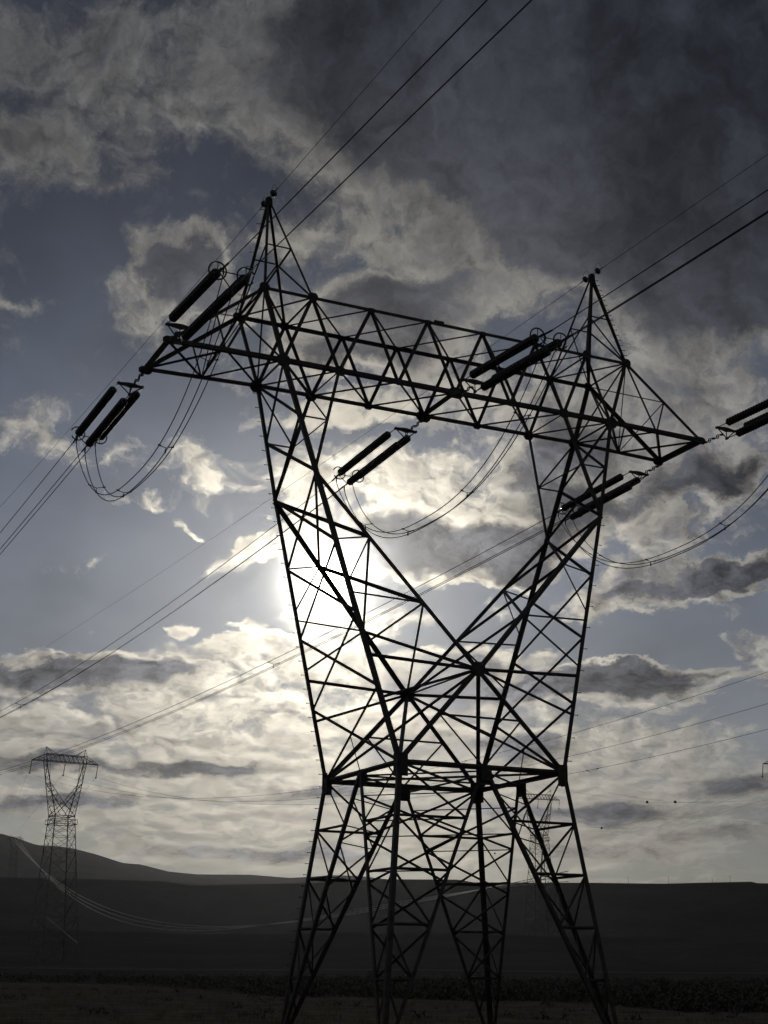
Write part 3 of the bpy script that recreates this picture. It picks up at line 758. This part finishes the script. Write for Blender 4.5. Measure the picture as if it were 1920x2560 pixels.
def insulator_assembly(k):
    A = ATT[k]; w = WIRE[k]; d, sd, up = frame(wpt(A, w, 7.0)-A)
    far = k[0] == 'f'
    root = empty('insulator_assembly', A)
    tag(root, 'triple insulator string slung from the %s, %s' % (SIDE[k[1]][0], 'pointing down left' if far else 'pointing up right'), 'insulators', 'tension insulators of the big pylon')
    L = lambda s_, a=0, b=0: d*s_+sd*a+up*b
    link = MB()
    for i in range(5):
        c0 = .12+.24*i
        ax = sd if i % 2 else up
        link.torus(L(c0), ax, .075, .02, n=14); link.tube([L(c0-.09), L(c0+.09)], .016, 5)
    link.tube([L(0), L(.10)], .035, 8)
    link.build('shackle_chain', M_FIT, root)
    y = MB(); OF = offs(k); c = [L(1.34, a, b) for a, b in OF]
    y.plate(L(1.34), sd, up, [(-.50, .16), (-.50, .10), (-.14, .05), (0, .02), (.14, .05), (.50, .10), (.50, .16), (.10, .22), (-.10, .22)], .03)
    y.tube([c[0], c[2]], .022, 6); y.tube([c[1], c[2]], .022, 6); y.tube([L(1.15), c[2]], .02, 6)
    y.tube([L(1.34, 0, .1), c[2]], .02, 6)
    for q in c: y.tube([q-d*.06, q+d*.06], .05, 8)
    y.build('yoke_plate', M_FIT, root)
    s0, n, pitch = 1.95, 30, .147
    for (a, b) in OF:
        g = MB(); g.lathe(L(s0, a, b), d, disc_profile(n, pitch), 20)
        st = g.build('insulator_string', M_GLASS, root, True)
        e = MB(); e.tube([L(1.34, a, b), L(s0+.02, a, b)], .018, 6); e.lathe(L(s0-.07, a, b), d, [(0, 0), (.05, .0), (.06, .06), (.04, .1), (0, .1)], 10)
        e.tube([L(s0-.02, a, b), L(s0+n*pitch, a, b), L(LSTR-.35, a, b)], .022, 6)
        e.build('end_fitting', M_FIT, st)
    e = MB(); s1 = s0+n*pitch+.16; P3 = [L(s1, a, b) for a, b in OF]
    for i in range(3): e.tube([P3[i], P3[(i+1) % 3]], .018, 6)
    e.build('line_yoke', M_FIT, root)
    for (a, b) in OF[:2]:
        g = MB(); c0 = L(s1-.08, a, b+.03)
        g.torus(c0, d, .27, .026, 20 if a > 0 else 0, 330 if a > 0 else 360, 30, 7)
        g.tube([c0-up*.26, c0+up*.26], .014, 5)
        g.build('grading_ring', M_FIT, root, True)
    for (a, b) in OF:
        g = MB(); g.tube([L(LSTR-.55, a*.92, b*.92), L(LSTR+.15, a*.86, b*.86)], .034, 8); g.tube([L(LSTR-.3, a*.86, b*.86), L(LSTR-.25, a*.86, b*.86-.20)], .028, 7)
        g.build('dead_end_clamp', M_FIT, root)
    return A, d, sd, up
FR = {}
for k in ('fL', 'nL', 'fM', 'nM', 'fR', 'nR'): FR[k] = insulator_assembly(k)
def spacer_mb(P3, r=.016):
    g = MB(); c = (P3[0]+P3[1]+P3[2])/3
    for p in P3: g.tube([c, p], r, 5); d = (p-c).normalized(); g.tube([p-d*.06, p+d*.045], r*2.1, 6)
    return g
def bundle(k, smax, spc, label):
    A = ATT[k]; w = WIRE[k]; _, sd, up = FR[k][1:]
    p0 = wpt(A, w, LSTR)
    root = empty('conductor_bundle', p0); tag(root, label, 'power line', 'three-wire conductor bundles of the main line')
    ss = list(np.arange(LSTR+.1, min(60, smax), 1.5))+list(np.arange(60, smax, 12.0))
    for (a, b) in offs(k):
        g = MB(); g.tube([wpt(A, w, s_)+sd*a*.86+up*b*.86-p0 for s_ in ss], .0175, 6); g.build('wire', M_CABLE, root, True)
    for s_ in spc:
        spacer_mb([wpt(A, w, s_)+sd*a*.86+up*b*.86-p0 for a, b in offs(k)]).build('spacer', M_FIT, root)
bundle('fL', 340, [60, 130], 'bundle of three wires running from the left arm to the left edge of the picture')
bundle('fM', 380, [62, 130, 200], 'bundle of three wires from the crossbeam centre down left past the sun')
bundle('fR', 420, [40, 105, 175, 250], 'lowest bundle of three wires, from the right arm down over the smaller left pylon')
bundle('nL', 130, [60, 100], 'thick bundle of wires rising from the left arm out of the top of the picture')
bundle('nM', 130, [55, 100], 'bundle of wires rising from the crossbeam centre past the right peak')
bundle('nR', 130, [50, 100], 'bundle of wires leaving the right arm tip out of the right edge')
def jumper(sfx, label, h=3.6, pw=2.5):
    ka, kb = 'f'+sfx, 'n'+sfx
    Aa, da, sa, ua = FR[ka]; Ab, db, sb, ub = FR[kb]
    c0 = Aa+da*LSTR; root = empty('jumper_loop', c0); tag(root, label, 'jumper cable', 'jumper loops under the big pylon')
    def pt(i, t):
        a, b = OFF[i]; a2 = -OFF[i][0]
        sq = .5+.36*abs(2*t-1)**3; p = Aa+da*(LSTR-.27)+sa*a*sq+ua*(b*sq-.2); q = Ab+db*(LSTR-.27)+sb*a2*sq+ub*(b*sq-.2)
        u = t**.88; x = LERP(p, q, t)
        # cable drops steeply from the clamp, then rounds out
        x.z -= h*(1-abs(2*u-1)**pw)
        return x-c0
    for i in range(3):
        ts = [.5-.5*math.cos(math.pi*j/60) for j in range(61)]
        g = MB(); g.tube([pt(i, t) for t in ts], .0175, 6); g.build('wire', M_CABLE, root, True)
    for t in (.13, .36, .64, .87): spacer_mb([pt(i, t) for i in range(3)], .013).build('spacer', M_FIT, root)
jumper('L', 'slack loop of three cables hanging below the left outer arm')
jumper('M', 'slack loop of three cables hanging inside the tower window right of the sun')
jumper('R', 'slack loop of three cables hanging below the right outer arm to the right edge')
for k, sx, lab in (('gfL', -1, 'single earth wire from the left peak running down to the left edge'), ('gfR', 1, 'single earth wire from the right peak crossing behind the crossbeam'),
                   ('gnL', -1, 'single earth wire rising from the left peak to the top edge'), ('gnR', 1, 'single earth wire rising from the right peak to the right edge')):
    A = PP(sx); w = WIRE[k]; d, sd, up = frame(wpt(A, w, 10)-A)
    root = empty('earth_wire', A); tag(root, lab, 'earth wire', 'earth wires on the tower peaks')
    ss = list(np.arange(.75, 60, 2))+list(np.arange(60, 420 if k[1] == 'f' else 130, 12.0))
    g = MB(); g.tube([wpt(A, w, s_)-A for s_ in ss], .0095, 5); g.build('wire', M_CABLE, root)
    g = MB(); g.lathe(d*.34, d, [(0, 0), (.04, 0), (.06, .02), (.135, .07), (.14, .10), (.12, .12), (.06, .13), (.04, .17), (0, .17)], 16); g.build('insulator_disc', M_GLASS, root, True)
    g = MB(); g.tube([d*.05-up*.05, d*.36], .02, 6); g.tube([d*.5, d*.8], .022, 6)
    g.tube([d*.72+up*(.36*math.sin(math.pi*i/10))-d*.62*(i/10) for i in range(11)], .007, 5)
    g.build('strain_clamp', M_FIT, root)

# ------------------------------------------------------------------ background suspension towers
def suspension_tower(with_strings=True):
    root = empty('suspension_tower'); H = dict(w=41.8, r2=39.2, bb=58.7, bt=61.0, pk=63.3)
    def ring(z, hx, hy): return [Vector((a*hx, b*hy, z)) for a, b in ((-1, -1), (1, -1), (1, 1), (-1, 1))]
    def hx(z): return 6.0-2.7*z/H['w']
    lower = MB(); lac = MB(); zs = [-8, 3, 11, 18, 24.5, 30.5, 35.5, 39.2]
    for i in range(4):
        a = ring(-8, hx(-8), hx(-8)); b = ring(H['w'], 3.3, 2.8); lower.angle(a[i], b[i], .30, (a[i].x, a[i].y, 0))
    for j, z in enumerate(zs):
        t = (z+8)/(H['w']+8); r0 = [LERP(ring(-8, hx(-8), hx(-8))[i], ring(H['w'], 3.3, 2.8)[i], t) for i in range(4)]
        z1 = zs[j+1] if j+1 < len(zs) else H['w']; t1 = (z1+8)/(H['w']+8); r1 = [LERP(ring(-8, hx(-8), hx(-8))[i], ring(H['w'], 3.3, 2.8)[i], t1) for i in range(4)]
        for i in range(4):
            k = (i+1) % 4; o = r0[i]+r0[k]
            lac.angle(r0[i], r1[k], .15, o); lac.angle(r0[k], r1[i], .15, o); lac.angle(r0[i], r0[k], .15, o)
            mm = (r0[i]+r1[k]+r0[k]+r1[i])/4; lac.angle(LERP(r0[i], r1[i], .5), mm, .09, o); lac.angle(LERP(r0[k], r1[k], .5), mm, .09, o)
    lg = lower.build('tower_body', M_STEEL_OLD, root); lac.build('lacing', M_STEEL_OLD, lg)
    p = MB(); r = ring(H['r2'], 3.9, 3.6); rw = ring(H['r2']+1.4, 3.9, 3.6)
    for i in range(4):
        k = (i+1) % 4; p.angle(r[i], r[k], .26, (0, 0, 1)); p.angle(rw[i], rw[k], .2, (0, 0, 1)); p.angle(r[i], rw[i], .15, (1, 1, 0)); p.angle((r[i]+r[k])/2, (rw[i]+rw[k])/2, .1, (1, 1, 0))
    r = ring(H['w'], 3.3, 2.8)
    for i in range(4): p.angle(r[i], r[(i+1) % 4], .36, (0, 0, 1))
    p.build('waist_platform', M_STEEL_OLD, root)
    for sx in (-1, 1):
        c = MB(); l = MB()
        for sy in (-1, 1):
            Wc = Vector((sx*3.3, sy*2.8, H['w'])); To = Vector((sx*6.8, sy*1.3, H['bb'])); Ti = Vector((sx*5.6, sy*1.3, H['bb'])); Cr = Vector((0, sy*2.3, H['w']+3.5)); Km = LERP(Wc, To, .62)
            c.angle(Wc, To, .28, (sx, sy, 0)); c.angle(Km, Ti, .18, (-sx, sy, 0)); c.angle(Km, Cr, .22, (-sx, sy, 0)); c.angle(Cr, Wc, .2, (0, sy, 0)); c.angle(Vector((sx*1.75, sy*3, H['w'])), LERP(Wc, To, .3), .14, (0, sy, 0))
            for j in range(8):
                a = LERP(Wc, To, j/8); bq = LERP(Vector((sx*3.3, -sy*2.8, H['w'])), Vector((sx*6.8, -sy*1.3, H['bb'])), (j+1)/8); l.angle(a, bq, .13, (sx, 0, 0))
                if j < 5:
                    f0 = LERP(Wc, Km, .25+.15*j); l.angle(f0, LERP(Cr, Km, .1+.18*j), .11, (0, sy, 0))
            for j in range(4): l.angle(LERP(Km, Cr, j/4), LERP(LERP(Vector((sx*3.3, -sy*2.8, H['w'])), Vector((sx*6.8, -sy*1.3, H['bb'])), .62), Vector((0, -sy*2.3, H['w']+3.5)), (j+1)/4), .12, (0, 0, 1))
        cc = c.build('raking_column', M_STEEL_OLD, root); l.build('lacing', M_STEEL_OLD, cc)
    b = MB(); l = MB()
    for sy in (-1, 1):
        b.angle((-6.8, sy*1.3, H['bt']), (6.8, sy*1.3, H['bt']), .22, (0, sy, 1)); b.angle((-11.2, sy*.5, H['bb']), (-6.8, sy*1.3, H['bb']), .22, (0, sy, -1)); b.angle((11.2, sy*.5, H['bb']), (6.8, sy*1.3, H['bb']), .22, (0, sy, -1))
        b.angle((-6.8, sy*1.3, H['bb']), (6.8, sy*1.3, H['bb']), .26, (0, sy, -1))
        for sx in (-1, 1):
            b.angle((sx*6.8, sy*1.3, H['bt']), (sx*11.2, sy*.5, H['bb']), .2, (0, sy, 1)); l.angle((sx*6.8, sy*1.3, H['bt']), (sx*6.8, sy*1.3, H['bb']), .2, (0, sy, 0)); b.angle((sx*9.0, sy*.9, H['bt']-1.15), (sx*9.0, sy*.9, H['bb']), .12, (0, sy, 0)); l.angle((sx*9.0, sy*.9, H['bt']-1.15), (sx*6.8, sy*1.3, H['bb']), .12, (0, sy, 0))
        n = 9
        for i in range(n):
            x0 = -6.8+13.6*i/n; x1 = -6.8+13.6*(i+1)/n; xm = (x0+x1)/2
            l.angle((x0, sy*1.3, H['bb']), (xm, sy*1.3, H['bt']), .14, (0, sy, 0)); l.angle((xm, sy*1.3, H['bt']), (x1, sy*1.3, H['bb']), .14, (0, sy, 0))
            l.angle((x0, sy*1.3, H['bt']), (x1, -sy*1.3, H['bt']), .10, (0, 0, 1))
        for sx in (-1, 1):
            b.angle((sx*6.7, 0, H['pk']), (sx*6.8, sy*1.3, H['bt']), .17, (sx, sy, 0)); b.angle((sx*6.7, 0, H['pk']), (sx*3.4, sy*1.3, H['bt']), .15, (-sx, sy, 0))
    for sx in (-1, 1): b.angle((sx*6.7, 0, H['pk']-1.0), (sx*5.6, 0, H['pk']-1.15), .12, (0, 0, 1)); b.angle((sx*11.2, -.5, H['bb']), (sx*11.2, .5, H['bb']), .3, (sx, 0, 0))
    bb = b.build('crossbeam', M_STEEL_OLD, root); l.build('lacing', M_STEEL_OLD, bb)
    if with_strings:
        for x in (-11.2, 0, 11.2):
            g = MB(); g.tube([(x, 0, H['bb']), (x, 0, H['bb']-.5)], .05, 6)
            pr = [(0, 0)]
            for i in range(20): pr += [(.06, i*.17), (.17, i*.17+.06), (.17, i*.17+.1), (.06, i*.17+.15)]
            pr.append((0, 20*.17)); g.lathe((x, 0, H['bb']-.5), (-.12, 0, -1), pr, 8); g.lathe((x-.46, 0, H['bb']-4.4), (0, 0, 1), [(0, 0), (.28, .05), (.28, .45), (0, .5)], 8)
            g.build('suspension_insulator', M_GLASS, root)
    return root
def face(x, y, extra=0.0): return -math.atan2(x-CAM.x, y-CAM.y)+extra
GB = 'suspension towers of the lines behind the big pylon'
st = suspension_tower(); LT = (85.0, 422.0, 6.0)
st.location = LT; st.rotation_euler = (0, R(-.3), face(LT[0], LT[1], R(22)))
tag(st, 'smaller lattice pylon with hanging insulators on the left, in front of the hills', 'pylon', GB)
def put_tower(P, sc, rot, label, sz=None):
    c = copy_tree(st); c.location = P; c.scale = (sc, sc, sz or sc); c.rotation_euler = (0, 0, face(P[0], P[1], rot)); c['label'] = label; c['group'] = GB; return c
put_tower((346.3, 562.3, 21.8), 1.0, R(25), 'distant lattice pylon seen between the right legs of the big tower')
put_tower((360.5, 1856.7, 98.9), 1.0, R(20), 'tiny far pylon on the hillside at the left edge, where the bright wires begin')
put_tower((294.7, 318.8, 6.5), 1.0, R(15), 'pylon almost out of frame, only its arm tip shows at the right edge')

# ------------------------------------------------------------------ other lines
PL = {'w1': {'A': [72.8169, 421.2087, 60.6106], 'B': [106.0119, 80.0614, 41.4648], 'co': [55.1274, -73.4902, 60.6095]}, 'w2': {'A': [84.0743, 422.8456, 60.8408], 'B': [112.8593, 87.3655, 38.6066], 'co': [50.722, -72.0018, 60.8393]}, 'w3': {'A': [95.7682, 425.1617, 61.1556], 'B': [119.6745, 94.7009, 35.2945], 'co': [47.0475, -70.8445, 61.1492]}, 'v0': {'A': [72.8169, 421.2087, 60.6106], 'B': [350.5367, 1858.6562, 159.8496], 'co': [-19.1281, 117.5313, 60.6106]}, 'v1': {'A': [84.0743, 422.8456, 60.8408], 'B': [358.794, 1862.1149, 159.9566], 'co': [1.3371, 97.1065, 60.8408]}, 'v2': {'A': [95.7682, 425.1617, 61.1556], 'B': [368.0673, 1865.3367, 160.0851], 'co': [53.7655, 45.6031, 61.1556]}, 'g0': {'A': [354.4612, 1852.783, 158.5847], 'B': [512.4856, 799.2821, 72.393], 'co': [-198.8429, 583.4326, -477.9316, 158.5797]}, 'g1': {'A': [360.2847, 1861.8154, 159.4985], 'B': [523.1839, 816.1802, 73.0075], 'co': [-289.1063, 721.8296, -528.1851, 158.8541]}, 'g2': {'A': [367.1239, 1870.633, 160.4387], 'B': [533.8778, 833.0812, 73.4563], 'co': [-393.9409, 879.7606, -583.5696, 158.5088]}}
def pwire(name, key, s0, s1, r, m, label, group, n=70, marks=()):
    d = PL[key]; A = d['A']; B = d['B']; co = d['co']
    def P(s_): return Vector((A[0]+(B[0]-A[0])*s_, A[1]+(B[1]-A[1])*s_, float(np.polyval(co, s_))))
    p0 = P(s0); root = empty(name, p0); tag(root, label, 'power line', group)
    g = MB(); g.tube([P(s0+(s1-s0)*i/n)-p0 for i in range(n+1)], r, 6); g.build('wire', m, root, True)
    for s_ in marks:
        g = MB(); dd = (P(s_+.001)-P(s_)).normalized(); c = P(s_)-p0
        g.tube([c-dd*1.4, c-dd*1.1-Vector((0, 0, .22)), c+dd*1.1-Vector((0, 0, .28)), c+dd*1.4], .022, 5); g.tube([c-dd*1.6, c-dd*1.2], .085, 6); g.tube([c+dd*1.2, c+dd*1.6], .085, 6)
        g.build('vibration_damper', M_FIT, root)
G1 = 'wires of the line crossing behind the big pylon'
pwire('line_wire', 'w1', 0, 1.15, .03, M_CABLE, 'highest of three long wires from the left pylon to the right edge', G1, marks=(.715,))
pwire('line_wire', 'w2', 0, 1.15, .03, M_CABLE, 'middle of three long wires from the left pylon to the right edge', G1, marks=(.733,))
pwire('line_wire', 'w3', 0, 1.15, .03, M_CABLE, 'lowest of three long wires from the left pylon to the right edge', G1, marks=(.79,))
G2 = 'wires from the left pylon down to the far pylon'
for k, l in (('v0', 'faint wire from the left arm of the smaller pylon down to the left edge'), ('v1', 'faint wire from the middle insulator of the smaller pylon to the far pylon'), ('v2', 'faint wire from the right arm of the smaller pylon to the far pylon')):
    pwire('line_wire', k, 0, 1, .032, M_CABLE, l, G2)
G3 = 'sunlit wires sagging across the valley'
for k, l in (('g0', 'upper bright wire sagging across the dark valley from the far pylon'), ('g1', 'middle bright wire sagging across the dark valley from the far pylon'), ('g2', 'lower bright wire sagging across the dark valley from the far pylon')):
    pwire('valley_wire', k, 0, 1.0, .26, M_CABLE_GLINT, l, G3, 110)
FW = [
    ('faint wire, uppermost of three crossing the sky below the marker balls', [(467.8, 709.1, 70.5), (340.5, 457.0, 63.1), (224.0, 243.4, 50.8)]),
    ('faint wire, middle of three crossing the sky below the marker balls', [(472.9, 705.8, 68.8), (346.9, 452.2, 62.2), (223.8, 243.5, 47.0)]),
    ('faint wire, lowest of three crossing the sky below the marker balls', [(478.7, 701.9, 65.3), (353.3, 447.4, 61.0), (223.6, 243.7, 43.4)]),
    ('faint nearly level wire right of the marker balls, slowly falling to the right edge', [(475.7, 703.9, 93.5), (399.5, 512.8, 69.9), (340.1, 380.9, 53.2)]),
]
BW = [(375.7, 682.7, 57.2), (367.1, 641.8, 61.1), (331.8, 487.3, 60.3), (292.9, 398.8, 60.8), (286.1, 372.8, 58.0)]

def smooth_wire(pts, n=40):
    A, B, Cc = [Vector(p) for p in pts]
    out = []
    for i in range(n+1):
        t_ = i/n; out.append(A*(2*(t_-.5)*(t_-1))+B*(-4*t_*(t_-1))+Cc*(2*t_*(t_-.5)))
    return out
for lab, pts in FW:
    root = empty('line_wire', pts[0]); tag(root, lab, 'power line', 'faint distant wires at the right')
    g = MB(); g.tube([p-Vector(pts[0]) for p in smooth_wire(pts)], .03, 5); g.build('wire', M_CABLE, root)
lb = ['dark marker ball seen low between the tower legs', 'lowest of the three marker balls in the open sky right of the tower', 'left one of two level marker balls right of the tower', 'right one of two level marker balls right of the tower']
for i, p in enumerate(BW[1:]):
    root = empty('marker_ball', p); tag(root, lb[i], 'marker ball', 'aerial marker balls on the wires')
    g = MB(); g.lathe((0, 0, -.5), (0, 0, 1), [(.5*math.sin(math.pi*j/14), .5-.5*math.cos(math.pi*j/14)) for j in range(15)], 20); g.build('ball_shell', M_BALL, root, True)
    g = MB(); g.torus((0, 0, 0), (0, 0, 1), .51, .035, n=24); g.build('seam', M_FIT, root, True)
    g = MB(); g.tube([(-30, 0, 1.9), (-14, 0, .45), (-5, 0, .06), (0, 0, 0), (5, 0, .06), (14, 0, .45), (30, 0, 1.9)], .03, 5); g.build('wire', M_CABLE, root)

MASTS = [(1142.0, 1641.5, 116.0), (1185.7, 1610.4, 115.8), (1231.5, 1576.0, 115.5), (1250.0, 1561.5, 115.3)]  # plain poles standing in for far wind turbines

lb = ['thin mast on the skyline nearest to the tower legs', 'thin mast on the skyline, second from the tower legs', 'thin mast on the skyline, third from the tower legs', 'tallest thin mast on the skyline, nearest the right edge']
for i, p in enumerate(MASTS):
    zb = ground_z(p[0], p[1]); h = p[2]-zb+7.5+(2 if i == 3 else 0); root = empty('skyline_mast', (p[0], p[1], zb)); tag(root, lb[i], 'mast', 'masts on the mesa skyline')
    g = MB(); g.tube([(0, 0, 0), (0, 0, h)], [.35, .16], 6); g.build('pole', M_STEEL_OLD, root)
    g = MB(); g.tube([(-1.1, 0, h-1.2), (1.1, 0, h-1.2)], .12, 5); g.tube([(0, 0, h), (0, 0, h+1.2)], .07, 5); g.build('crossarm', M_STEEL_OLD, root)


# ------------------------------------------------------------------ haze
me = bpy.data.meshes.new('haze')
x0, x1, y0, y1, z0, z1 = -7000, 9000, -2500, 9500, -12, 500
me.from_pydata([(x, y, z) for z in (z0, z1) for x, y in ((x0, y0), (x1, y0), (x1, y1), (x0, y1))], [], [(0, 3, 2, 1), (4, 5, 6, 7), (0, 1, 5, 4), (1, 2, 6, 5), (2, 3, 7, 6), (3, 0, 4, 7)])
hz = bpy.data.objects.new('haze', me); COL.objects.link(hz); tag(hz, kind='stuff')
hm = bpy.data.materials.new('haze_air'); hm.use_nodes = True; t = NT(hm.node_tree)
t.n.remove(t.n['Principled BSDF']); pv = t.new('ShaderNodeVolumePrincipled')
pv.inputs['Color'].default_value = (.9, .93, 1, 1); pv.inputs['Density'].default_value = 1.4e-5; pv.inputs['Anisotropy'].default_value = .90
t.l.new(pv.outputs[0], t.n['Material Output'].inputs['Volume']); me.materials.append(hm)
S.cycles.volume_bounces = 0
S.cycles.max_bounces = 4
